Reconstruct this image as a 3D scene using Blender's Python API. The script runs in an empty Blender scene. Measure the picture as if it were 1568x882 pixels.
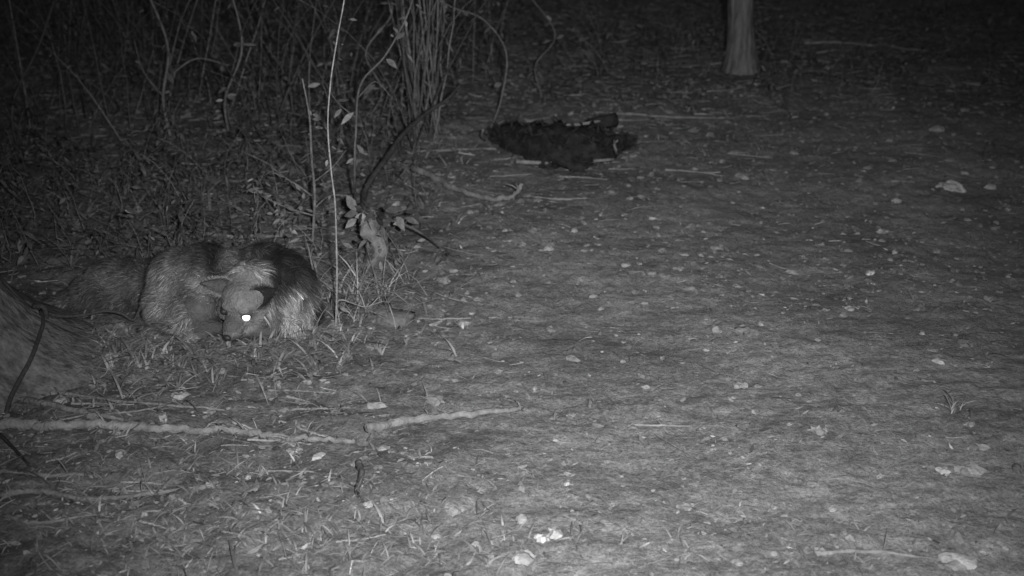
import bpy, math, random
import numpy as np
from mathutils import Vector, Matrix, noise as mnoise
from mathutils.bvhtree import BVHTree
random.seed(7)
R = np.random.default_rng(11)
scene = bpy.context.scene
scene.view_settings.view_transform = 'Standard'
scene.view_settings.look = 'None'
scene.view_settings.exposure = 0
scene.view_settings.gamma = 1

# ------------------------------------------------------------ camera
CH = 2.6; PITCH = math.radians(24); F = 784 / math.tan(math.radians(25))
cd = bpy.data.cameras.new("camera"); cam = bpy.data.objects.new("camera", cd)
scene.collection.objects.link(cam); scene.camera = cam
cam.location = (0, 0, CH); cam.rotation_euler = (math.radians(90) - PITCH, 0, 0)
cd.sensor_width = 36; cd.lens = 18 / math.tan(math.radians(25)); cd.clip_end = 2000; cd.clip_start = 0.05
cd.dof.use_dof=True; cd.dof.focus_distance=5.2; cd.dof.aperture_fstop=1.7

# ------------------------------------------------------------ numpy noise / terrain
_perm = R.random((256, 256))
def vn(x, y):
    x = np.asarray(x, float); y = np.asarray(y, float)
    xi = np.floor(x).astype(int); yi = np.floor(y).astype(int)
    fx = x - xi; fy = y - yi
    fx = fx*fx*(3-2*fx); fy = fy*fy*(3-2*fy)
    g = lambda a, b: _perm[a & 255, b & 255]
    return (g(xi,yi)*(1-fx)+g(xi+1,yi)*fx)*(1-fy)+(g(xi,yi+1)*(1-fx)+g(xi+1,yi+1)*fx)*fy - 0.5
def smooth(a, b, t):
    t = np.clip((t-a)/(b-a), 0, 1); return t*t*(3-2*t)
def pathmask(x, y):
    """1 on the bare trodden clearing, 0 in the vegetation"""
    e = -0.55 + 0.6*vn(np.asarray(y)*0.8+9, 3.3) - 0.09*(np.asarray(y)-5)
    return smooth(-0.8, 0.8, np.asarray(x)-e) * (1-smooth(8.0, 11.5, np.asarray(y)+1.2*vn(np.asarray(x)*.6, 5.1)))
def hf(x, y):
    x = np.asarray(x, float); y = np.asarray(y, float)
    pm = pathmask(x, y)
    h = 0.10*vn(x*.45+3, y*.45) + (0.075-0.04*pm)*vn(x*1.7, y*1.7+8)
    h = h + (0.05-0.034*pm)*vn(x*4+20, y*5.5) + (0.03-0.014*pm)*vn(x*12, y*15+4) + (0.015-.005*pm)*vn(x*26+7, y*33)
    return h
def ray(u, v):
    a = (u-784)/F; b = (441-v)/F; s, c = math.sin(PITCH), math.cos(PITCH)
    return Vector((a, c+b*s, -s+b*c))
def gnd(u, v, h=0.0):
    """ground point seen in that direction (+ height h above soil)"""
    d = ray(u, v); z = 0.0
    for _ in range(8):
        t = (z+h-CH)/d.z; z = float(hf(d.x*t, d.y*t))
    return Vector((d.x*t, d.y*t, z+h))
def aty(u, v, y):
    d = ray(u, v); t = y/d.y
    return Vector((d.x*t, y, CH+d.z*t))

# ------------------------------------------------------------ batches
class Batch:
    def __init__(s): s.v=[]; s.l=[]; s.t=[]; s.tone=[]; s.n=0
    def add(s, v, faces, tone=1.0):
        v = np.asarray(v, float).reshape(-1,3); faces = np.asarray(faces, int)
        s.v.append(v); s.l.append((faces+s.n).ravel()); s.t.append(np.full(len(faces), faces.shape[1]))
        s.tone.append(np.broadcast_to(np.asarray(tone,float), (len(v),)).copy()); s.n += len(v)
    def obj(s, name, mat, smooth_=True, parent=None):
        me = bpy.data.meshes.new(name)
        v = np.concatenate(s.v); l = np.concatenate(s.l); t = np.concatenate(s.t); tone = np.concatenate(s.tone)
        me.vertices.add(len(v)); me.vertices.foreach_set("co", v.ravel())
        me.loops.add(len(l)); me.loops.foreach_set("vertex_index", l.astype(np.int32))
        me.polygons.add(len(t)); st = np.concatenate([[0], np.cumsum(t)[:-1]])
        me.polygons.foreach_set("loop_start", st.astype(np.int32))
        me.polygons.foreach_set("use_smooth", np.full(len(t), smooth_))
        me.update(calc_edges=True); me.validate()
        a = me.attributes.new("tone", 'FLOAT', 'POINT')
        if len(a.data)==len(tone): a.data.foreach_set("value", tone)
        o = bpy.data.objects.new(name, me); scene.collection.objects.link(o)
        me.materials.append(mat)
        if parent: o.parent = parent
        return o
def nrm(a): return a/np.maximum(np.linalg.norm(a, axis=-1, keepdims=True), 1e-9)
def ribbons(B, base, d, bend, side, length, width, prof, tone):
    """N curved tapering blades"""
    N = len(base); K = len(prof); s = np.linspace(0, 1, K)
    length = np.broadcast_to(length,(N,)); width = np.broadcast_to(width,(N,))
    c = base[:,None,:] + (d[:,None,:]*s[None,:,None] + bend[:,None,:]*(s**2)[None,:,None])*length[:,None,None]
    w = side[:,None,:]*(width[:,None]*np.array(prof)[None,:]*0.5)[...,None]
    v = np.stack([c-w, c+w], axis=2).reshape(-1,3)
    i = (np.arange(N)*2*K)[:,None] + (np.arange(K-1)*2)[None,:]
    i = i.ravel(); f = np.stack([i, i+1, i+3, i+2], 1)
    B.add(v, f, np.repeat(np.broadcast_to(tone,(N,)), 2*K))
def catmull(P, n=6):
    P=[Vector(p) for p in P]; Q=[P[0]*2-P[1]]+P+[P[-1]*2-P[-2]]; out=[]
    for i in range(1,len(Q)-2):
        for k in range(n):
            t=k/n; a,b,c,e=Q[i-1:i+3]
            out.append(0.5*((2*b)+(c-a)*t+(2*a-5*b+4*c-e)*t*t+(-a+3*b-3*c+e)*t**3))
    out.append(P[-1]); return out
def tube(B, pts, r0, r1, ns=6, tone=1.0, rough=0.0):
    pts=[Vector(p) for p in pts]; n=len(pts); V=[]; ref=Vector((.13,.31,.94)).normalized()
    for i,p in enumerate(pts):
        t=(pts[min(i+1,n-1)]-pts[max(i-1,0)]).normalized()
        a=t.cross(ref)
        if a.length<.05: a=t.cross(Vector((1,0,0)))
        a.normalize(); b=t.cross(a); r=r0+(r1-r0)*i/(n-1)
        for k in range(ns):
            an=2*math.pi*k/ns; rr=r*(1+rough*random.uniform(-1,1))
            V.append(p+(a*math.cos(an)+b*math.sin(an))*rr)
    f=[(i*ns+k, i*ns+(k+1)%ns, (i+1)*ns+(k+1)%ns, (i+1)*ns+k) for i in range(n-1) for k in range(ns)]
    base=len(V); V.append(pts[0]); V.append(pts[-1])
    B.add(V, f, tone)
    tri=[((k+1)%ns, k, base) for k in range(ns)]+[((n-1)*ns+k,(n-1)*ns+(k+1)%ns, base+1) for k in range(ns)]
    tri=np.array(tri)+(B.n-len(V))
    B.l.append(tri.ravel()); B.t.append(np.full(len(tri),3))

# ------------------------------------------------------------ materials (infra-red: everything is grey)
def mat(name, lo, hi, scale=30, bump=0.3, rough=0.85, stretch=(1,1,1), tone=True, bscale=None, spec=0.2):
    m = bpy.data.materials.new(name); m.use_nodes=True; nt=m.node_tree; N=nt.nodes; L=nt.links
    b=N["Principled BSDF"]; b.inputs["Roughness"].default_value=rough
    b.inputs["Specular IOR Level"].default_value=spec
    tc=N.new("ShaderNodeTexCoord"); mp=N.new("ShaderNodeMapping"); mp.inputs["Scale"].default_value=stretch
    L.new(tc.outputs["Object"], mp.inputs[0])
    no=N.new("ShaderNodeTexNoise"); no.inputs["Scale"].default_value=scale; no.inputs["Detail"].default_value=4
    no.inputs["Roughness"].default_value=.65
    L.new(mp.outputs[0], no.inputs["Vector"])
    cr=N.new("ShaderNodeValToRGB"); cr.color_ramp.elements[0].position=.32; cr.color_ramp.elements[1].position=.68
    cr.color_ramp.elements[0].color=(lo,lo,lo,1); cr.color_ramp.elements[1].color=(hi,hi,hi,1)
    L.new(no.outputs["Fac"], cr.inputs[0]); out=cr.outputs[0]
    if tone:
        at=N.new("ShaderNodeAttribute"); at.attribute_name="tone"
        mx=N.new("ShaderNodeVectorMath"); mx.operation='MULTIPLY'
        L.new(out, mx.inputs[0]); L.new(at.outputs["Fac"], mx.inputs[1]); out=mx.outputs[0]
    L.new(out, b.inputs["Base Color"])
    if bump>0:
        n2=N.new("ShaderNodeTexNoise"); n2.inputs["Scale"].default_value=bscale or scale*2; n2.inputs["Detail"].default_value=4
        L.new(mp.outputs[0], n2.inputs["Vector"])
        bp=N.new("ShaderNodeBump"); bp.inputs["Strength"].default_value=bump; bp.inputs["Distance"].default_value=.02
        L.new(n2.outputs["Fac"], bp.inputs["Height"]); L.new(bp.outputs[0], b.inputs["Normal"])
    return m
M_leaf = mat("leaf", .10,.20, 40, 0, .7)
M_litter = mat("dry_litter", .13,.25, 60, 0, .8)
M_wood = mat("dead_wood", .12,.25, 18, .7, .85, (1,1,1), bscale=60)
M_bark = mat("bark", .06,.18, 9, 1.0, .9, (2.2,2.2,.5), bscale=14)
M_stone = mat("stone", .15,.27, 25, .5, .85)
M_grass = mat("grass", .12,.24, 20, 0, .75)
M_fur = mat("fur", .7,1.1, 70, 0, .75, spec=.3)
M_skin = mat("coat", .6,1.0, 45, .8, .85)
M_char = mat("charred_wood", .010,.04, 12, 1.0, .95, tone=False)
M_black = mat("wet_nose", .015,.03, 90, .2, .45, tone=False, spec=.4)
M_rope = mat("rope_fibre", .03,.07, 90, .5, .9)

def ground_mat():
    m = bpy.data.materials.new("forest_soil"); m.use_nodes=True; nt=m.node_tree; N=nt.nodes; L=nt.links
    b=N["Principled BSDF"]; b.inputs["Roughness"].default_value=.95; b.inputs["Specular IOR Level"].default_value=.1
    tc=N.new("ShaderNodeTexCoord")
    def noi(scale, st=(1,1,1), det=5, ro=.6, rot=.12):
        mp=N.new("ShaderNodeMapping"); mp.inputs["Scale"].default_value=st; mp.inputs["Rotation"].default_value=(0,0,rot)
        L.new(tc.outputs["Object"], mp.inputs[0]); n=N.new("ShaderNodeTexNoise")
        n.inputs["Scale"].default_value=scale; n.inputs["Detail"].default_value=det; n.inputs["Roughness"].default_value=ro
        L.new(mp.outputs[0], n.inputs["Vector"]); return n.outputs["Fac"]
    def ramp(x, p0,p1,c0,c1):
        r=N.new("ShaderNodeMapRange"); r.inputs[1].default_value=p0; r.inputs[2].default_value=p1
        r.inputs[3].default_value=c0; r.inputs[4].default_value=c1; L.new(x, r.inputs[0]); return r.outputs[0]
    def mul(a,bb):
        k=N.new("ShaderNodeMath"); k.operation='MULTIPLY'; L.new(a,k.inputs[0]); L.new(bb,k.inputs[1]); return k.outputs[0]
    def add(a,bb):
        k=N.new("ShaderNodeMath"); k.operation='ADD'; L.new(a,k.inputs[0]); L.new(bb,k.inputs[1]); return k.outputs[0]
    n22=noi(24,det=6,ro=.75); n9=noi(7,(.6,1.3,1))
    big=ramp(noi(1.1,det=3),.3,.7,.72,1.25); fine=ramp(noi(70,det=3,ro=.8),.3,.7,.6,1.4)
    al=mul(mul(mul(big,ramp(n9,.3,.7,.75,1.25)),fine),ramp(n22,.3,.7,.6,1.4))
    at=N.new("ShaderNodeAttribute"); at.attribute_name="tone"; al=mul(al, at.outputs["Fac"])
    vo=N.new("ShaderNodeTexVoronoi"); vo.inputs["Scale"].default_value=26; L.new(tc.outputs["Object"],vo.inputs["Vector"])
    spk=mul(ramp(vo.outputs["Distance"],.12,.3,.08,0.0), ramp(n22,.5,.6,0,1)); al=add(al,spk)
    cb=N.new("ShaderNodeCombineColor"); [L.new(al,cb.inputs[i]) for i in range(3)]
    L.new(cb.outputs[0], b.inputs["Base Color"])
    hh=add(ramp(n22,0,1,0,1.5), ramp(n9,0,1,0,1.2))
    bp=N.new("ShaderNodeBump"); bp.inputs["Strength"].default_value=.75; bp.inputs["Distance"].default_value=.02
    L.new(hh,bp.inputs["Height"]); L.new(bp.outputs[0],b.inputs["Normal"])
    return m

# ------------------------------------------------------------ ground: one sheet, fine near, to the horizon
ys=[2.3]
while ys[-1]<18: ys.append(ys[-1]*1.0056)
s=.15
while ys[-1]<600: ys.append(ys[-1]+s); s*=1.25
yb=[2.2]; s=.1
while yb[-1]>-300: yb.append(yb[-1]-s); s*=1.35
ys=np.array(yb[::-1]+ys)
xs=list(np.arange(0,4,.022)); s=.024
while xs[-1]<10: xs.append(xs[-1]+s); s=min(s*1.02,.09)
while xs[-1]<600: xs.append(xs[-1]+s); s*=1.25
xs=np.array([-a for a in xs[:0:-1]]+xs)
X,Y=np.meshgrid(xs,ys); Z=hf(X,Y)
nx,ny=len(xs),len(ys); i=(np.arange(ny-1)[:,None]*nx+np.arange(nx-1)[None,:]).ravel()
G=Batch(); pm=pathmask(X,Y)
G.add(np.stack([X,Y,Z],-1).reshape(-1,3), np.stack([i,i+1,i+nx+1,i+nx],1), (0.12+0.075*pm).ravel())
G.obj("ground", ground_mat())

# ------------------------------------------------------------ litter
def scatter(n, y0=2.6, y1=17, keep=None):
    y=np.sqrt(R.random(n*3)*(y1**2-y0**2)+y0**2); x=(R.random(n*3)*2-1)*(y*.50+.9)
    if keep is not None:
        k=R.random(n*3)<keep(x,y); x,y=x[k],y[k]
    return x[:n],y[:n]
def flat_dirs(n, tilt=.25, aniso=.6):
    a=R.normal(0,aniso,n)+np.where(R.random(n)<.5,0,np.pi); rnd=R.random(n)<.45; a=np.where(rnd,R.random(n)*6.283,a)
    return nrm(np.stack([np.cos(a),np.sin(a),R.normal(0,tilt,n)],1))
B=Batch()
for cnt_,Lm,kp,sg in ((22000,.034,.84,.3),(38000,.017,.4,.4)):
    x,y=scatter(cnt_, y1=17 if Lm>.03 else 11, keep=lambda x,y: (1-kp*pathmask(x,y))*(.3+1.7*(vn(x*2.0,y*2.6)+.25).clip(0,1)))
    n=len(x); d=flat_dirs(n); L=np.exp(R.normal(math.log(Lm),sg,n)).clip(0,.062); up=np.tile([0,0,1.],(n,1))
    side=nrm(np.cross(d,up)+R.normal(0,.45,(n,3))); base=np.stack([x,y,hf(x,y)+.002+R.random(n)*L*.2],1)
    ribbons(B,base,d*[1,1,.5],up*R.normal(0.0,.2,n)[:,None]+R.normal(0,.2,(n,3))*[1,1,.3],side,L,L*R.uniform(.2,.55,n),[.1,.8,1,.6,.08],np.exp(R.normal(-.28,.42,n)).clip(0,1.5))
B.obj("leaf_litter",M_litter)
B=Batch()
x,y=scatter(18000, keep=lambda x,y: 1-.85*pathmask(x,y)); n=len(x)
d=flat_dirs(n,.10,.35); L=np.exp(R.normal(math.log(.07),.5,n)).clip(.02,.22); up=np.tile([0,0,1.],(n,1))
side=nrm(np.cross(d,up)); base=np.stack([x,y,hf(x,y)+.003+R.random(n)*.008],1)
bend=R.normal(0,.28,(n,3))*[1,1,.3]; W=L*.035+.002
ton=np.exp(R.normal(-.2,.35,n))
ribbons(B,base,d,bend,side,L,W,[.7,1,.9,.8,.5],ton)
ribbons(B,base,d,bend,nrm(np.cross(side,d)),L,W,[.7,1,.9,.8,.5],ton)
B.obj("twig_litter",M_wood)
# pebbles and clods
ico=bpy.data.meshes.new("t"); import bmesh
bm=bmesh.new(); bmesh.ops.create_icosphere(bm,subdivisions=2,radius=1); bm.to_mesh(ico)
iv=np.array([v.co[:] for v in ico.vertices]); itf=np.array([p.vertices[:] for p in ico.polygons]); bm.free()
def rocks(B,x,y,r,tone,sink=.3,flat=.6,rg=.12):
    n=len(x); m=len(iv)
    sc=np.stack([r*R.uniform(.8,1.5,n),r*R.uniform(.6,1.1,n),r*flat*R.uniform(.7,1.2,n)],1)
    a=R.random(n)*6.28; v=iv[None]*(1+.25*np.sin(iv[None]@R.normal(0,2.6,(n,3,1))+R.random((n,1,1))*6)+rg*R.normal(0,1,(n,m,1)).clip(-1,1))
    v=v*sc[:,None,:]; c,s_=np.cos(a)[:,None],np.sin(a)[:,None]
    vx=v[...,0]*c-v[...,1]*s_; vy=v[...,0]*s_+v[...,1]*c
    v=np.stack([vx+x[:,None],vy+y[:,None],v[...,2]+(hf(x,y)+r*flat*(1-sink*2)*.6)[:,None]],-1)
    f=(itf[None]+(np.arange(n)*m)[:,None,None]).reshape(-1,3)
    B.add(v.reshape(-1,3),f,np.repeat(tone,m))
B=Batch(); x,y=scatter(6500,y1=12,keep=lambda x,y:.25+1.2*(vn(x*1.8+40,y*1.8)+.2).clip(0,1)); n=len(x)
rocks(B,x,y,np.exp(R.normal(math.log(.011),.5,n)).clip(.004,.036),np.exp(R.normal(-.25,.28,n)),sink=.45,rg=.2)
B.obj("pebbles",M_stone,False)

# individually seen stones / pale lumps
def stone(u,v,wpx,tone=1.0,flat=.6):
    p=gnd(u,v); dist=(p-Vector((0,0,CH))).length; r=wpx/F*dist/2
    B=Batch(); k=4 if wpx>30 else 3
    xo=np.concatenate([[0],R.normal(0,r*.5,k-1)]); yo=np.concatenate([[0],R.normal(0,r*.35,k-1)]); rr=r*np.concatenate([[.72],R.uniform(.3,.6,k-1)])
    rocks(B,p.x+xo,p.y+yo,rr,np.full(k,tone)*R.uniform(.7,1.05,k),flat=flat,rg=.2,sink=.4); B.obj("stone",M_stone,False)
for s_ in [(848,820,34,1.9),(804,856,38,1.5),(690,782,32,1.3),(565,774,22,1.6),(1486,722,44,1.3),(1446,722,26,1.5),(1476,862,44,1.8),
           (840,382,20,1.5),(1300,474,20,1.5),(930,802,20,1.2),(450,692,24,1.2),(380,733,20,1.6),(1516,288,24,2.0),(1462,288,34,1.8),(1442,286,22,1.7),
           (1436,200,26,1.3),(1130,592,24,1.1),(322,632,18,1.3),(695,415,18,1.2),(1255,845,22,1.1),(710,496,26,1.1),(800,374,16,1.4),(1138,272,24,1.1),(868,742,14,1.6),
           (1244,742,20,1.1),(800,725,16,1.2),(876,636,16,1.2),(1040,412,16,1.1),(1050,775,30,.95)]:
    stone(*s_)
# low rock near the stems
p=gnd(602,494); Bq=Batch(); rocks(Bq,np.array([p.x,p.x-.07]),np.array([p.y+.05,p.y+.1]),np.array([.11,.09]),np.array([.6,.55]),sink=.5,flat=.5,rg=.05); o=Bq.obj("rock",M_stone)

# ------------------------------------------------------------ branches on the ground
def gstick(name,pts,r0,r1,tone=1.0,rough=.14,sub=None,matl=None,h=0.0,ns=8):
    P=[gnd(u,v,(q[0] if q else 0)+max(r0,r1)*.45+h) for u,v,*q in pts]
    B=Batch(); C=catmull(P,8)
    C=[c+Vector((random.uniform(-1,1),random.uniform(-1,1),random.uniform(-1,1)))*r0*.3 for c in C]
    tube(B,C,r0,r1,ns,tone,rough)
    for k in range(max(1,len(C)//9)):           # broken side twigs
        c=C[random.randrange(2,len(C)-2)]; e=Vector((random.uniform(-1,1),random.uniform(-.6,1),random.uniform(.1,.6))).normalized()*random.uniform(.04,.12)
        tube(B,[c,c+e*.5+Vector((0,0,.01)),c+e],r1*.6,r1*.2,5,tone)
    return B.obj(name,matl or M_wood)
gstick("fallen_branch",[(-40,652),(40,650),(90,652),(150,650),(220,654),(290,658),(350,656),(420,668),(480,672),(545,676)],.028,.012,.95,h=.008)
gstick("fallen_branch",[(0,592),(40,594),(110,604),(200,616),(300,624),(345,628)],.010,.005,.85)
gstick("fallen_branch",[(562,656),(620,645),(700,636),(780,628),(800,624)],.024,.010,.95,h=.008)
gstick("fallen_branch",[(355,646),(400,662),(452,684)],.009,.005,1.4)
gstick("fallen_branch",[(425,644),(470,660),(530,678)],.008,.005,1.3)
gstick("fallen_branch",[(0,758),(60,752),(130,764),(230,756),(335,738)],.016,.006,.75)
gstick("fallen_branch",[(-10,722),(60,728),(130,726)],.014,.007,.8)
gstick("fallen_branch",[(5,790),(60,800),(150,788)],.010,.006,.8)
gstick("fallen_branch",[(-10,610),(60,616),(130,632),(190,640)],.02,.01,.8)
gstick("fallen_branch",[(632,256,.05),(665,272,.03),(700,290,.02),(750,304,.01),(785,300,.04),(800,280,.12)],.028,.014,.9)
gstick("fallen_branch",[(640,488),(700,488),(768,486)],.007,.004,1.1)
gstick("fallen_branch",[(215,352),(300,358),(372,362),(440,360)],.017,.010,.9)
gstick("fallen_branch",[(540,365,.02),(600,425,.02),(660,458,.02)],.012,.008,.45)
gstick("fallen_branch",[(638,232),(690,230),(760,228)],.016,.010,1.0)
gstick("fallen_branch",[(940,180,.03),(1040,180,.02),(1110,180),(1180,176)],.014,.006,.9)
gstick("fallen_branch",[(800,300),(850,305),(900,303)],.012,.008,1.0)
gstick("fallen_branch",[(548,708,.03),(554,728,.035),(546,750,.02),(550,762)],.014,.009,.4)
gstick("fallen_branch",[(965,650),(1020,652),(1060,652)],.007,.004,1.1)
gstick("fallen_branch",[(1250,848),(1330,844),(1430,856)],.011,.005,1.0)
gstick("fallen_branch",[(1230,70),(1300,66),(1420,72)],.02,.01,1.1)
for _ in range(36):
    u=random.uniform(20,1540); v=random.uniform(30,300) ; l=random.uniform(30,90); t=random.uniform(-10,10)
    gstick("fallen_branch",[(u,v),(u+l*.5,v+t*.3),(u+l,v+t)],.009,.004,random.uniform(.7,1.3))
for _ in range(22):
    u=random.uniform(0,520); v=random.uniform(560,860); l=random.uniform(40,110); t=random.uniform(-22,22)
    gstick("fallen_branch",[(u,v),(u+l*.5,v+t*.3),(u+l,v+t)],.006,.003,random.uniform(.8,1.2))

# ------------------------------------------------------------ charred log heap
root=bpy.data.objects.new("charred_log",None); scene.collection.objects.link(root)
B=Batch()
C=catmull([gnd(750,206,.02),gnd(800,222,.05),gnd(860,230,.08),gnd(915,226,.06),gnd(966,218,.03)],12)
V=[];ns=28
for i,c in enumerate(C):
    t=i/(len(C)-1); r=.28*math.sin(math.pi*min(max(t*.93+.05,0),1))**.6
    for k in range(ns):
        a=2*math.pi*k/ns; rr=r*(1+.5*mnoise.noise(Vector((t*9,math.cos(a)*2,math.sin(a)*2)))+.3*mnoise.noise(Vector((t*26,math.cos(a)*5,math.sin(a)*5))))
        V.append(c+Vector((0,math.cos(a)*rr*1.15,math.sin(a)*rr*.55)))
B.add(V,[(i*ns+k,i*ns+(k+1)%ns,(i+1)*ns+(k+1)%ns,(i+1)*ns+k) for i in range(len(C)-1) for k in range(ns)])
B.obj("trunk_body",M_char,parent=root)
B=Batch()   # flaking char and bark splinters all over it
Va=np.array([v[:] for v in V]); kk=R.integers(0,len(Va),900); dd=nrm(R.normal(0,1,(900,3))*[1,.6,.5]+[0,0,.25])
ribbons(B,Va[kk],dd,R.normal(0,.2,(900,3)),nrm(np.cross(dd,[0,1,.3])),R.uniform(.03,.09,900),R.uniform(.008,.03,900),[1,.8,.2],1.0)
B.obj("splinters",M_char,parent=root)
B=Batch(); tube(B,[gnd(903,190,.18),gnd(925,186,.19),gnd(942,184,.20)],.05,.065,10,1,.1); B.obj("cut_end",M_char,parent=root)
B=Batch()
for P,r in [([gnd(945,236,.02),gnd(942,228,.16),gnd(940,212,.2)],.013),([gnd(922,236,.03),gnd(934,225,.08),gnd(946,215,.16)],.010),
            ([gnd(790,248,.03),gnd(860,250,.04),gnd(940,244,.04)],.018),([gnd(850,192,.18),gnd(890,190,.2),gnd(935,182,.22)],.016),
            ([gnd(948,186,.14),gnd(970,184,.1),gnd(1000,182,.03)],.012),([gnd(742,215,.03),gnd(738,208,.12),gnd(740,200,.2)],.012),
            ([gnd(770,200,.05),gnd(810,186,.12),gnd(850,178,.1)],.014)]:
    tube(B,catmull(P,4),r,r*.7,7,1.1,.15)
B.obj("pale_sticks",M_wood,parent=root)

# ------------------------------------------------------------ plants
def leaves_on(B, pts, n, Lm, tone=1.0, drop=.3, spread=.05, wr=.42):
    P=np.array([p[:] for p in pts]); k=R.integers(1,len(P),n); f=R.random((n,1))
    base=P[k-1]*(1-f)+P[k]*f
    a=R.random(n)*6.283; d=nrm(np.stack([np.cos(a),np.sin(a),R.normal(-drop*.3,.45,n)],1))
    base=base+d*R.random((n,1))*spread
    side=nrm(np.cross(d,nrm(R.normal(0,.5,(n,3))+[0,-.3,1]))); L=Lm*np.exp(R.normal(0,.3,n))
    bend=np.zeros((n,3)); bend[:,2]=-drop*R.random(n)
    ribbons(B,base,d,bend,side,L,L*wr,[.08,.75,1,.65,.05],tone*np.exp(R.normal(0,.35,n)))
def stem_curve(p, h, lean, curl, k=6):
    a=random.random()*6.28; lx,ly=math.cos(a)*lean,math.sin(a)*lean; b=random.random()*6.28
    return [Vector((p.x+lx*h*t+math.cos(b)*curl*h*t*t+random.uniform(-.01,.01),p.y+ly*h*t+math.sin(b)*curl*h*t*t,p.z-.02+h*(t-.25*(lean+curl)*t*t))) for t in [i/k for i in range(k+1)]]
# dense undergrowth at the back and left
B=Batch(); S=Batch()
cnt=0
while cnt<1700:
    u=random.uniform(-120,1650); y=random.uniform(6.0,17)
    dd=ray(u,100); xx=dd.x/dd.y*y
    pmv=float(pathmask(xx,y))
    dens = 1.0 if u<780 else (.5 if y>10 else .1)
    if u>420 and y<7.4: dens*=.3
    if 690<u<1010 and y<10.3: dens=.01
    if random.random()>dens*(1-.9*pmv)*(.45+1.3*max(0,float(vn(xx*1.1+60,y*.8))+.35)): continue
    cnt+=1
    hgt=random.uniform(.12,.55) if (u>780 or y<8.5) else random.choice([random.uniform(.2,.8),random.uniform(.6,2.2)])
    p=Vector((xx,y,float(hf(xx,y))))
    P=stem_curve(p,hgt,random.uniform(.05,.5),random.uniform(0,.6))
    tube(S,P,.002+.003*hgt,.0015,3,random.choice([.4,.6,.8,1.2]))
    clump=.55+.5*max(0,min(1,.5+1.2*float(vn(xx*1.5,y*1.3+30))))
    leaves_on(B,P[1:],int(random.uniform(6,15)*(1+hgt)),random.uniform(.025,.055),random.uniform(.3,.8)*clump,.5,.06+.06*hgt,random.uniform(.25,.5))
root=bpy.data.objects.new("undergrowth",None); scene.collection.objects.link(root)
B.obj("leaves",M_leaf,parent=root); S.obj("stems",M_wood,parent=root)

# grass / ground plants mass
B=Batch()
def grass(cu,cv,ru,rv,n,Lm,tone=1.0,w=.006,lie=.5):
    for _ in range(n):
        u=random.gauss(cu,ru*.5); v=random.gauss(cv,rv*.5); p=gnd(u,max(v,12)); k=random.randint(4,8)
        a=R.random(k)*6.283; d=nrm(np.stack([np.cos(a)*lie,np.sin(a)*lie,R.uniform(.3,1,k)],1))
        b=np.stack([np.cos(a)*.5,np.sin(a)*.5,-R.uniform(.2,.9,k)],1)
        side=nrm(np.cross(d,b)+1e-4); base=np.tile(np.array(p[:]),(k,1))+R.normal(0,.012,(k,3))*[1,1,.2]
        ribbons(B,base,d,b,side,Lm*np.exp(R.normal(0,.3,k)),w*R.uniform(.7,1.5,k),[.7,1,.8,.1],tone*np.exp(R.normal(0,.35,k)))
grass(330,540,280,30,190,.085,.85,.010)
grass(180,560,180,50,80,.08,.7,.009)
grass(330,760,420,150,330,.05,.8,.007,.9)
grass(120,350,240,60,300,.16,.65,.014,.9)
grass(300,290,330,90,260,.12,.7,.012,.8)
grass(600,250,240,90,160,.12,.8,.010,.8)
grass(550,455,90,60,60,.20,1.2,.006,.35)
grass(1000,180,600,110,200,.09,.8,.010,.8)
grass(700,820,500,60,120,.05,.9,.006,.9)
grass(1465,630,20,12,5,.08,1.0,.005,.3)
grass(480,520,60,14,25,.11,1.0,.007,.6)
x,y=scatter(2600,y0=3,y1=17,keep=lambda x,y:1-.93*pathmask(x,y)); n=len(x)
for k in range(3):
    a=R.random(n)*6.283; d=nrm(np.stack([np.cos(a)*.8,np.sin(a)*.8,R.uniform(.3,1,n)],1)); b=np.stack([np.cos(a)*.4,np.sin(a)*.4,-R.uniform(.2,.9,n)],1)
    ribbons(B,np.stack([x,y,hf(x,y)],1),d,b,nrm(np.cross(d,b)),.08*np.exp(R.normal(0,.35,n)),.009*R.uniform(.6,1.5,n),[.7,1,.8,.1],.8*np.exp(R.normal(0,.3,n)))
B.obj("grass",M_grass)

# cane clump
root=bpy.data.objects.new("cane_clump",None); scene.collection.objects.link(root)
S=Batch(); B=Batch(); b0=gnd(642,205)
for k in range(28):
    p=b0+Vector((random.gauss(0,.10),random.gauss(0,.18),0)); lean=random.gauss(0,.09); h=random.uniform(.8,3.0)
    kx=random.uniform(-.10,.08)
    P=[Vector((p.x+lean*h*t+kx*h*math.sin(t*3)+random.uniform(-.015,.015),p.y+random.gauss(0,.02)+.1*h*t,p.z+h*t-.1*h*abs(lean)*t*t)) for t in [i/8 for i in range(9)]]
    tube(S,P,random.uniform(.005,.013),.003,5,random.choice([.5,.75,1.1]))
    if random.random()<.6: leaves_on(B,P[3:],8,.08,.8,.5,.08,.2)
S.obj("canes",M_wood,parent=root); B.obj("leaves",M_leaf,parent=root)

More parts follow.
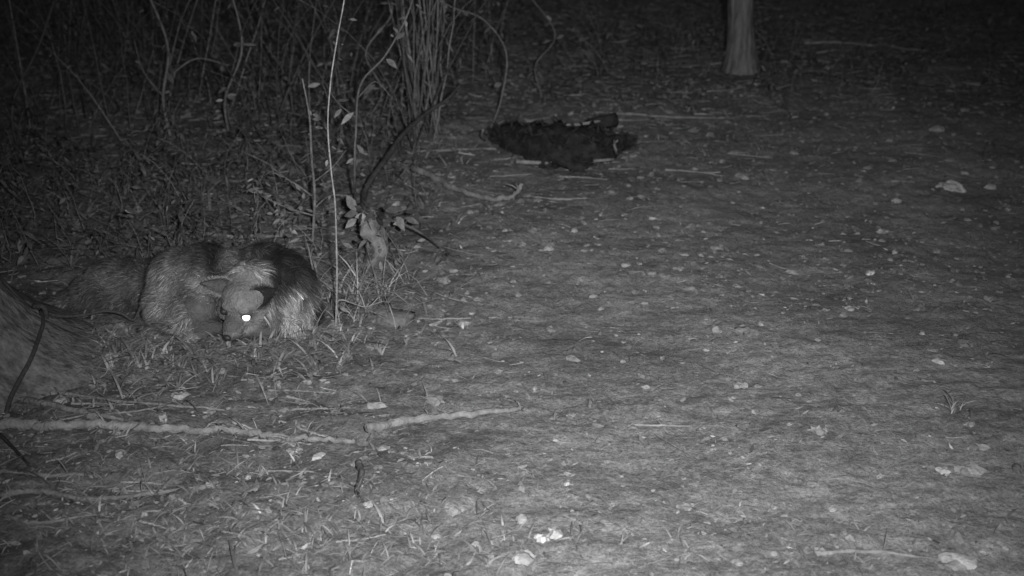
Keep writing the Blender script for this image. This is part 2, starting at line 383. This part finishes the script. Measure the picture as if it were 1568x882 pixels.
# thin vines / saplings
def stemobj(name,pts,r0,r1,tone,nl=0,Ll=.05,lt=.9,extra=()):
    root=bpy.data.objects.new(name,None); scene.collection.objects.link(root)
    S=Batch(); B=Batch(); C=catmull(pts,7); tube(S,C,r0,r1,6,tone,.08)
    for e,rr in extra: tube(S,catmull(e,5),rr,rr*.5,5,tone)
    S.obj("stem",M_wood,parent=root)
    if nl:
        leaves_on(B,C,nl,Ll,lt)
        for e,rr in extra: leaves_on(B,catmull(e,5)[2:],max(3,nl//6),Ll,lt)
        B.obj("leaves",M_leaf,parent=root)
y0=gnd(514,502).y
A=lambda u,v,dy=0: aty(u,v,y0+dy)
stemobj("sapling",[gnd(514,502),A(516,430),A(515,370),A(513,310),A(507,260),A(502,190),A(507,120),A(518,50),A(527,0),A(530,-40)],.0055,.003,1.3,10,.035,1.0)
stemobj("sapling",[gnd(520,498),A(519,460),A(560,470,.05),A(580,455,.1)],.004,.002,1.3)
y1=gnd(480,372).y
A1=lambda u,v,dy=0: aty(u,v,y1+dy)
stemobj("shrub",[gnd(478,372),A1(482,300),A1(477,240),A1(474,180),A1(463,120)],.010,.005,.8,26,.05,.9,
        [([A1(478,300),A1(450,280),A1(415,262)],.006),([A1(480,330),A1(440,318),A1(400,300)],.006),([A1(479,280),A1(510,255),A1(530,230)],.005),
         ([A1(478,350),A1(450,350),A1(425,340)],.005),([A1(480,320),A1(505,300),A1(540,300)],.005)])
stemobj("shrub",[gnd(545,330),A1(543,270),A1(545,200),A1(552,130),A1(590,85),A1(625,20),A1(640,-40)],.009,.005,.5,20,.06,.9,
        [([A1(545,180),A1(520,160),A1(505,140)],.005),([A1(548,150),A1(575,125),A1(600,150)],.005)])
stemobj("shrub",[gnd(440,395),A1(437,360),A1(430,330),A1(420,290)],.007,.004,.5,70,.05,1.0,
        [([A1(437,360),A1(460,345),A1(500,350)],.005),([A1(434,340),A1(455,320),A1(470,300)],.005),([A1(440,370),A1(490,375),A1(530,360)],.005),([A1(435,340),A1(410,310),A1(395,270)],.005)])
yb_=gnd(745,190).y
stemobj("vine",[gnd(750,200),aty(768,150,yb_),aty(775,80,yb_),aty(740,30,yb_),aty(690,10,yb_),aty(640,-20,yb_)],.009,.005,.8,16,.07,.9)
yb2=gnd(262,215).y
stemobj("shrub",[gnd(262,215),aty(250,150,yb2),aty(258,80,yb2),aty(240,20,yb2),aty(200,-60,yb2)],.014,.008,.8,30,.07,.7,
        [([aty(255,120,yb2),aty(300,90,yb2),aty(350,100,yb2)],.008),([aty(252,150,yb2),aty(220,110,yb2),aty(205,60,yb2)],.006)])
stemobj("shrub",[gnd(350,205),aty(345,150,yb2),aty(370,80,yb2),aty(360,10,yb2),aty(330,-60,yb2)],.011,.006,.8,30,.07,.9)
stemobj("shrub",[gnd(30,250),aty(20,160,yb2),aty(60,70,yb2),aty(90,-20,yb2)],.012,.008,.5,40,.07,.6)
stemobj("shrub",[gnd(560,180),aty(585,140,yb_),aty(560,80,yb_),aty(600,20,yb_),aty(585,-40,yb_)],.010,.006,.8,30,.07,.9)
stemobj("shrub",[gnd(830,150),aty(820,100,yb_+1),aty(850,50,yb_+1),aty(790,-30,yb_+1)],.010,.006,.6,30,.07,.7)

# leaning dark branch
yd=gnd(560,320).y
stemobj("leaning_branch",[gnd(556,312),aty(562,285,yd),aty(592,242,yd+.2),aty(618,205,yd+.4),aty(655,172,yd+.6),aty(685,152,yd+.7),aty(705,130,yd+.8)],.024,.010,.22,0,extra=[
    ([gnd(556,312,.02),aty(500,342,yd-.1),aty(450,362,yd-.2)],.018),([aty(618,205,yd+.4),aty(640,180,yd+.4),aty(630,140,yd+.4)],.008)])

# pale rotten stump with leaves over it
root=bpy.data.objects.new("tree_stump",None); scene.collection.objects.link(root)
B=Batch(); ysx=gnd(578,408).y; V=[]; nr,ns=16,20
sp=catmull([gnd(580,408,-.04),aty(581,388,ysx),aty(573,362,ysx),aty(566,342,ysx),aty(564,328,ysx)],4)
for i,c in enumerate(sp):
    t=i/(len(sp)-1); r=.080*(1-.35*t)
    for k in range(ns):
        a=2*math.pi*k/ns; rr=r*(1+.6*mnoise.noise(Vector((math.cos(a)*1.6,math.sin(a)*1.6,t*4)))+.4*mnoise.noise(Vector((math.cos(a)*4,math.sin(a)*4,t*7))))
        V.append(c+Vector((math.cos(a)*rr,math.sin(a)*rr,(.05*mnoise.noise(Vector((math.cos(a)*2,math.sin(a)*2,9))) if i==len(sp)-1 else 0))))
B.add(V,[(i*ns+k,i*ns+(k+1)%ns,(i+1)*ns+(k+1)%ns,(i+1)*ns+k) for i in range(len(sp)-1) for k in range(ns)],.85)
B.add([v for v in V[-ns:]]+[sp[-1]-Vector((0,0,.03))],[(k,(k+1)%ns,ns) for k in range(ns)],.6)
B.obj("stump",M_wood,parent=root)
B=Batch(); leaves_on(B,[aty(545,335,ysx-.06),aty(575,328,ysx-.08),aty(610,332,ysx-.05),aty(640,350,ysx),aty(660,372,ysx)],26,.06,1.0,.3,.05,.5)
leaves_on(B,sp,14,.05,.8,.5,.1,.4)
leaves_on(B,[aty(545,328,ysx-.08),aty(575,322,ysx-.1),aty(620,332,ysx-.04)],34,.06,.3,.4,.05,.5); B.obj("leaves",M_leaf,parent=root)
B=Batch(); tube(B,catmull([aty(566,335,ysx),aty(610,340,ysx),aty(650,360,ysx),gnd(672,380)],5),.008,.005,6,.4); B.obj("twig",M_wood,parent=root)

# ------------------------------------------------------------ trees
def tree(base, r, h, lean, flare, lobes=0, tone=1.0, seg=72, rings=110):
    root=bpy.data.objects.new("tree",None); scene.collection.objects.link(root)
    B=Batch(); V=[]
    for i in range(rings+1):
        t=(i/rings)**1.9; z=t*h-.15
        zz=max(z,0)
        for k in range(seg):
            a=2*math.pi*k/seg
            rr=r*(1-.45*t)+flare*math.exp(-zz/.20)*(1+.25*math.sin(a*lobes+.6)*(lobes>0))+.2*flare*math.exp(-zz/.6)
            q=Vector((math.cos(a)*2.2,math.sin(a)*2.2,z*.8)); rr*=1+.08*mnoise.noise(q*1.5)+.05*mnoise.noise(Vector((math.cos(a)*8,math.sin(a)*8,z*1.6)))+.04*mnoise.noise(Vector((math.cos(a)*20,math.sin(a)*20,z*5)))
            V.append((base.x+lean[0]*z+math.cos(a)*rr, base.y+lean[1]*z+math.sin(a)*rr, base.z+z))
    B.add(V,[(i*seg+k,i*seg+(k+1)%seg,(i+1)*seg+(k+1)%seg,(i+1)*seg+k) for i in range(rings) for k in range(seg)],tone)
    C=Batch(); top=Vector((base.x+lean[0]*h,base.y+lean[1]*h,base.z+h))
    for k in range(9):
        st=Vector((base.x,base.y,base.z))+(top-Vector((base.x,base.y,base.z)))*random.uniform(.6,1); a=k*2.4
        e=st+Vector((math.cos(a)*random.uniform(1.2,2.2),math.sin(a)*random.uniform(1.2,2.2),random.uniform(.6,1.8)))
        P=catmull([st,(st+e)/2+Vector((0,0,.25)),e],5); tube(B,P,r*.4,r*.06,7,tone)
        leaves_on(C,P[4:],160,.13,.8,.4,.9)
    o=B.obj("trunk",M_bark,parent=root); C.obj("crown",M_leaf,parent=root)
    return o
bt=gnd(1138,112)
t1_=tree(Vector((-2.99,4.86,0)),.42,7,(-.14,.05),.38,3,.95)
tree(Vector((bt.x,bt.y+.1,bt.z)),.125,6,(-.09,.0),.07,0,1.0)
tbvh=BVHTree.FromPolygons([v.co.copy() for v in t1_.data.vertices],[tuple(p.vertices) for p in t1_.data.polygons])

# ------------------------------------------------------------ the animal
O=gnd(350,508); OX,OY=O.x,O.y
root=bpy.data.objects.new("coyote",None); root.location=(0,0,0); scene.collection.objects.link(root)
gz=float(hf(OX,OY))
def LP(x,y,z): return Vector((OX+x,OY+y,gz+z))
parts=[]
def ell(c,r,M=None):
    parts.append((Vector(c),r,M or Matrix.Identity(3)))
def Ry(a,b=0): return Matrix.Rotation(math.radians(b),3,'Z')@Matrix.Rotation(math.radians(a),3,'Y')
ell(LP(-.62,.34,.13),(.25,.17,.15),Ry(6,-8)); ell(LP(-.76,.31,.10),(.18,.15,.115)); ell(LP(-.50,.30,.14),(.15,.17,.14))
ell(LP(-.88,.28,.07),(.14,.08,.065),Ry(-4)); ell(LP(-.99,.25,.05),(.10,.05,.045))           # tail root
ell(LP(-.28,.22,.19),(.19,.20,.20)); ell(LP(-.16,.22,.22),(.19,.19,.19)); ell(LP(-.36,.12,.12),(.12,.14,.13))
ell(LP(.02,.26,.20),(.2,.17,.17)); ell(LP(.16,.26,.23),(.15,.15,.17)); ell(LP(.24,.22,.19),(.17,.18,.19)); ell(LP(.33,.18,.16),(.12,.16,.17)); ell(LP(.39,.10,.09),(.09,.13,.11))
ell(LP(.24,.08,.16),(.13,.14,.15))
ell(LP(-.18,.04,.11),(.13,.10,.125),Ry(35)); ell(LP(-.26,.0,.05),(.12,.055,.05)); ell(LP(-.38,-.03,.035),(.08,.04,.032)) # hind leg and foot
ell(LP(-.10,-.04,.05),(.11,.05,.045),Ry(10)); ell(LP(-.13,-.09,.03),(.06,.04,.03))
ell(LP(.30,-.02,.06),(.12,.07,.06)); ell(LP(.17,-.08,.04),(.14,.05,.04)); ell(LP(.05,-.12,.03),(.06,.042,.03))      # folded foreleg, paw
# head
Hc=LP(.11,-.02,.205); f=Vector((-.28,-.80,-.46)).normalized(); upv=Vector((.10,-.2,1)); r=f.cross(upv).normalized(); uu=r.cross(f).normalized()
HS=1.25
HM=Matrix((f,r,uu)).transposed()
def HP(a,b,c): return Hc+(f*a+r*b+uu*c)*HS
def hell(c,rad): ell(HP(*c),tuple(q*HS for q in rad),HM)
hell((0,0,0),(.095,.098,.085)); hell((-.08,0,-.02),(.12,.115,.11))
hell((.03,.06,-.045),(.065,.055,.06)); hell((.03,-.06,-.045),(.065,.055,.06))
hell((.10,0,-.035),(.08,.048,.044)); hell((.14,0,-.045),(.05,.038,.035)); hell((.10,0,-.072),(.07,.034,.025))
hell((.065,.038,.030),(.03,.028,.020)); hell((.065,-.038,.030),(.03,.028,.020))
bm=bmesh.new()
for c,rad,M in parts:
    m4=(Matrix.Translation(c)@M.to_4x4()@Matrix.Diagonal((rad[0],rad[1],rad[2],1)))
    bmesh.ops.create_icosphere(bm,subdivisions=3,radius=1,matrix=m4)
me=bpy.data.meshes.new("body"); bm.to_mesh(me); bm.free()
body=bpy.data.objects.new("body",me); scene.collection.objects.link(body)
md=body.modifiers.new("r",'REMESH'); md.mode='VOXEL'; md.voxel_size=.010; md.use_smooth_shade=True
md=body.modifiers.new("s",'SMOOTH'); md.factor=.6; md.iterations=4
dg=bpy.context.evaluated_depsgraph_get(); nm=bpy.data.meshes.new_from_object(body.evaluated_get(dg)); body.modifiers.clear(); body.data=nm
nm.name="body"; nm.materials.clear(); nm.materials.append(M_skin); body.parent=root
nv=len(nm.vertices); co=np.zeros(nv*3); nm.vertices.foreach_get("co",co); co=co.reshape(-1,3)
def coat(P):
    x=P[:,0]-OX; y=P[:,1]-OY; z=P[:,2]-gz
    t=np.full(len(P),.115)
    t=np.where(x<-.44,.055,t)
    t=t*(1-.65*np.exp(-((x+.455)/.02)**2))                      # crease between haunch and rear, its shade painted into the coat tone
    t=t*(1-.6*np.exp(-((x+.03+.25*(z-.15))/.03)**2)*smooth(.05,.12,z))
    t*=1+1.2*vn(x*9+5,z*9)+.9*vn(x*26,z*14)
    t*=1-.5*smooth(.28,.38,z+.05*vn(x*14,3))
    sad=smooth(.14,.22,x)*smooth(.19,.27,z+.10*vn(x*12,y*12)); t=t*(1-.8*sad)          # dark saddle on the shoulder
    mane=smooth(.22,.28,x)*(1-sad); t=t*(1+mane*(2.8*vn(x*34,z*3)+.0))
    q=P-np.array(Hc[:]); a=q@np.array(f[:])/HS; b=q@np.array(r[:])/HS; c=q@np.array(uu[:])/HS
    hd=(1-smooth(.105,.13,np.sqrt((a*.66)**2+b**2+c**2)))
    face=.27*(1+.6*vn(b*30,a*30)); face=np.where(c<-.055,.30,face); face=np.where((a>.10)&(c>-.02),.15,face)
    face=face*(1-.75*np.exp(-((a-.065)**2+(np.abs(b)-.06)**2+(c-.0)**2)/.0010))
    t=t*(1-hd)+face*hd
    return np.clip(t,.013,.5)
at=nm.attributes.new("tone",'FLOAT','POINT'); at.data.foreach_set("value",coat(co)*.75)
bvh=BVHTree.FromPolygons([Vector(c) for c in co],[tuple(p.vertices) for p in nm.polygons])
# fur
nm.calc_loop_triangles(); T=np.array([t.vertices[:] for t in nm.loop_triangles]); a0,a1,a2=co[T[:,0]],co[T[:,1]],co[T[:,2]]
cr=np.cross(a1-a0,a2-a0); ar=np.linalg.norm(cr,axis=1); nn=nrm(cr)
NF=50000; k=R.choice(len(T),NF,p=ar/ar.sum()); w=R.random((NF,2)); fl=w.sum(1)>1; w[fl]=1-w[fl]
P=a0[k]+(a1-a0)[k]*w[:,:1]+(a2-a0)[k]*w[:,1:]; n_=nn[k]
xx=P[:,0]-OX; zz=P[:,2]-gz
q=P-np.array(Hc[:]); aa=q@np.array(f[:])/HS; dd_=np.linalg.norm(q,axis=1)/HS; head=((dd_<.115)|((aa>.05)&(dd_<.24)))
flow=np.tile([-1,.1,-.45],(NF,1)).astype(float)
flow[xx>.12]=[.25,-.15,-1.0]
flow=np.where(head[:,None],-np.array(f[:])[None]+np.array([0,0,-.15])[None],flow)
flow+=R.normal(0,.22,(NF,3)); 
cl=np.stack([vn(P[:,0]*22,P[:,2]*22),vn(P[:,0]*22+50,P[:,2]*22),vn(P[:,0]*22,P[:,2]*22+50)],1); flow+=cl*np.where(head,.4,1.7)[:,None]
flow-=n_*np.sum(flow*n_,1,keepdims=True); d=nrm(nrm(flow)+n_*np.where(head,.18,.45)[:,None])
Lf=np.where(head,.013,np.where(xx>.12,.060,.036))*R.uniform(.6,1.3,NF); Lf=np.where(head&(aa<0),.026,Lf)
bend=np.tile([0,0,-.22],(NF,1)); side=nrm(np.cross(d,n_)+R.normal(0,.3,(NF,3)))
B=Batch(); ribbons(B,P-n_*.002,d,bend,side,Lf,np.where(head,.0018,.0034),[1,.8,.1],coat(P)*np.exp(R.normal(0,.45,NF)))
B.obj("fur",M_fur,parent=root)
# ears
def ear(base,tipd,face,L,W,tin,tout):
    t=Vector(tipd).normalized(); n=Vector(face); n=(n-t*n.dot(t)).normalized(); s_=t.cross(n)
    V=[];nu,nv_=9,10; tn=[]
    for j in range(nv_+1):
        v=j/nv_; w=W*(max(math.sin(math.pi*(.5+v*.5)),0)**.75*(.78+1.0*v*(1-v)))+.004
        for i in range(nu):
            a=(i/(nu-1)*2-1); cup=(1-a*a)*W*.5*(1-v*.6)
            V.append(Vector(base)+t*(L*v)+s_*(a*w*.5)-n*cup)
    for j in range(nv_+1): tn+=[tin*(1 if 0<i<nu-1 else 2.6) for i in range(nu)]
    fs=[(j*nu+i,j*nu+i+1,(j+1)*nu+i+1,(j+1)*nu+i) for j in range(nv_) for i in range(nu-1)]
    B=Batch(); B.add(V,fs,tn); B.add([v-n*.006 for v in V],fs,tout)
    for e in (0,nu-1):
        Pm=np.array([V[j*nu+e][:] for j in range(nv_)]); m=14; b=np.repeat(Pm,m,0)+R.normal(0,.003,(nv_*m,3))
        dr=nrm(np.tile(np.array((t*.8+s_*(.5 if e else -.5)+n*.3)[:]),(len(b),1))+R.normal(0,.3,(len(b),3)))
        ribbons(B,b,dr,np.zeros_like(b),nrm(np.cross(dr,np.array(n[:]))),.016,.0018,[1,.7,.1],tout*R.uniform(.5,1.3,len(b)))
    return B.obj("ear",M_skin,parent=root)
sg=1 if r.x>0 else -1
ear(HP(-.005,-.055*sg,.045),(-1,-.05,.20),(.1,-1,.30),.160,.105,.10,.28)
ear(HP(.03,.062*sg,.050),(.72,-.10,.40),(-.15,-1,.35),.150,.125,.03,.12)
# nose, eyes
B=Batch(); nc=HP(.184,0,-.032); B.add([(nc+f*(v[0]*.016)+r*(v[1]*.023)+uu*(v[2]*.017))[:] for v in iv],itf); B.obj("nose",M_black,parent=root)
m=bpy.data.materials.new("eyeshine_glow"); m.use_nodes=True; b=m.node_tree.nodes["Principled BSDF"]
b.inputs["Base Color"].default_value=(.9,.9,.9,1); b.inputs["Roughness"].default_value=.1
b.inputs["Emission Color"].default_value=(1,1,1,1); b.inputs["Emission Strength"].default_value=1.6  # emission stands in for reflected eyeshine; the eye is no light source
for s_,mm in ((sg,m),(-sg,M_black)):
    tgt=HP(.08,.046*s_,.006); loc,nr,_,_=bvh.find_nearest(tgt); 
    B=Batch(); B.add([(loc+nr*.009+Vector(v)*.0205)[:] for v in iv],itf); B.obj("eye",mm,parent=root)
    t1=nr.cross(uu).normalized(); t2=nr.cross(t1)
    B=Batch(); ring=[loc+nr*.008+(t1*math.cos(a)*.026+t2*math.sin(a)*.022) for a in [i*math.pi/8 for i in range(17)]]
    tube(B,ring,.0035,.0035,6); B.obj("eyelid",M_black,parent=root)
B=Batch(); tube(B,[bvh.find_nearest(HP(.17-.017*i,.045*sg,-.062-.002*i))[0] for i in range(6)],.003,.002,6); B.obj("mouth",M_black,parent=root)

# rope from the animal to the tree, knotted and hanging down over the root flare
def on_tree(u,v,off=.012):
    d=ray(u,v).normalized(); h=tbvh.ray_cast(Vector((0,0,CH)),d)
    g=gnd(u,v,.01)
    if h[0] is not None and h[0].y<g.y+.4: return h[0]-d*off
    return g
B=Batch()
q0=on_tree(62,476); q1=LP(-.49,-.02,.08)
mid=[q0.lerp(q1,t)+Vector((0,0,.05*t*(1-t)-.03*math.sin(t*6))) for t in (.2,.45,.7,.88)]
tube(B,catmull([LP(-.40,.06,.22),LP(-.46,.02,.13),q1]+mid[::-1]+[q0],6),.008,.008,7)
tube(B,catmull([q0]+[on_tree(u,v) for u,v in ((66,495),(60,515),(52,538),(42,560),(28,585),(16,610),(8,640),(2,665))],5),.010,.012,7)
tube(B,catmull([q0+Vector((-.03,-.01,.03)),q0+Vector((.03,-.02,.03)),q0+Vector((.03,-.02,-.03)),q0+Vector((-.03,-.02,-.02))],4),.013,.012,7)
tube(B,catmull([gnd(0,665,.04),gnd(20,685,.03),gnd(45,712,.02)],5),.009,.005,7,.6)
B.obj("rope",M_rope)

# ------------------------------------------------------------ lights
w=bpy.data.worlds.new("World"); scene.world=w; w.use_nodes=True; nt=w.node_tree; bg=nt.nodes["Background"]
sk=nt.nodes.new("ShaderNodeTexSky"); sk.sky_type='NISHITA'; sk.sun_disc=False; sk.sun_elevation=math.radians(25); sk.sun_rotation=math.radians(200)
bw=nt.nodes.new("ShaderNodeRGBToBW"); nt.links.new(sk.outputs[0],bw.inputs[0]); nt.links.new(bw.outputs[0],bg.inputs[0]); bg.inputs[1].default_value=.018
sl=bpy.data.lights.new("added_moon",'SUN'); sl.energy=.02; sl.angle=math.radians(10); so=bpy.data.objects.new("added_moon",sl); scene.collection.objects.link(so)  # faint moonlight lamp, added; no moon is visible
so.rotation_euler=(math.radians(65),0,math.radians(20))
# the trail camera's infra-red illuminator
ld=bpy.data.lights.new("infrared_illuminator",'SPOT'); ld.energy=2200; ld.spot_size=math.radians(64); ld.spot_blend=1.0; ld.shadow_soft_size=.06
lo=bpy.data.objects.new("infrared_illuminator",ld); scene.collection.objects.link(lo); lo.location=(.25,-.1,2.75)
tg=gnd(830,500); lo.rotation_euler=(tg-lo.location).to_track_quat('-Z','Y').to_euler()
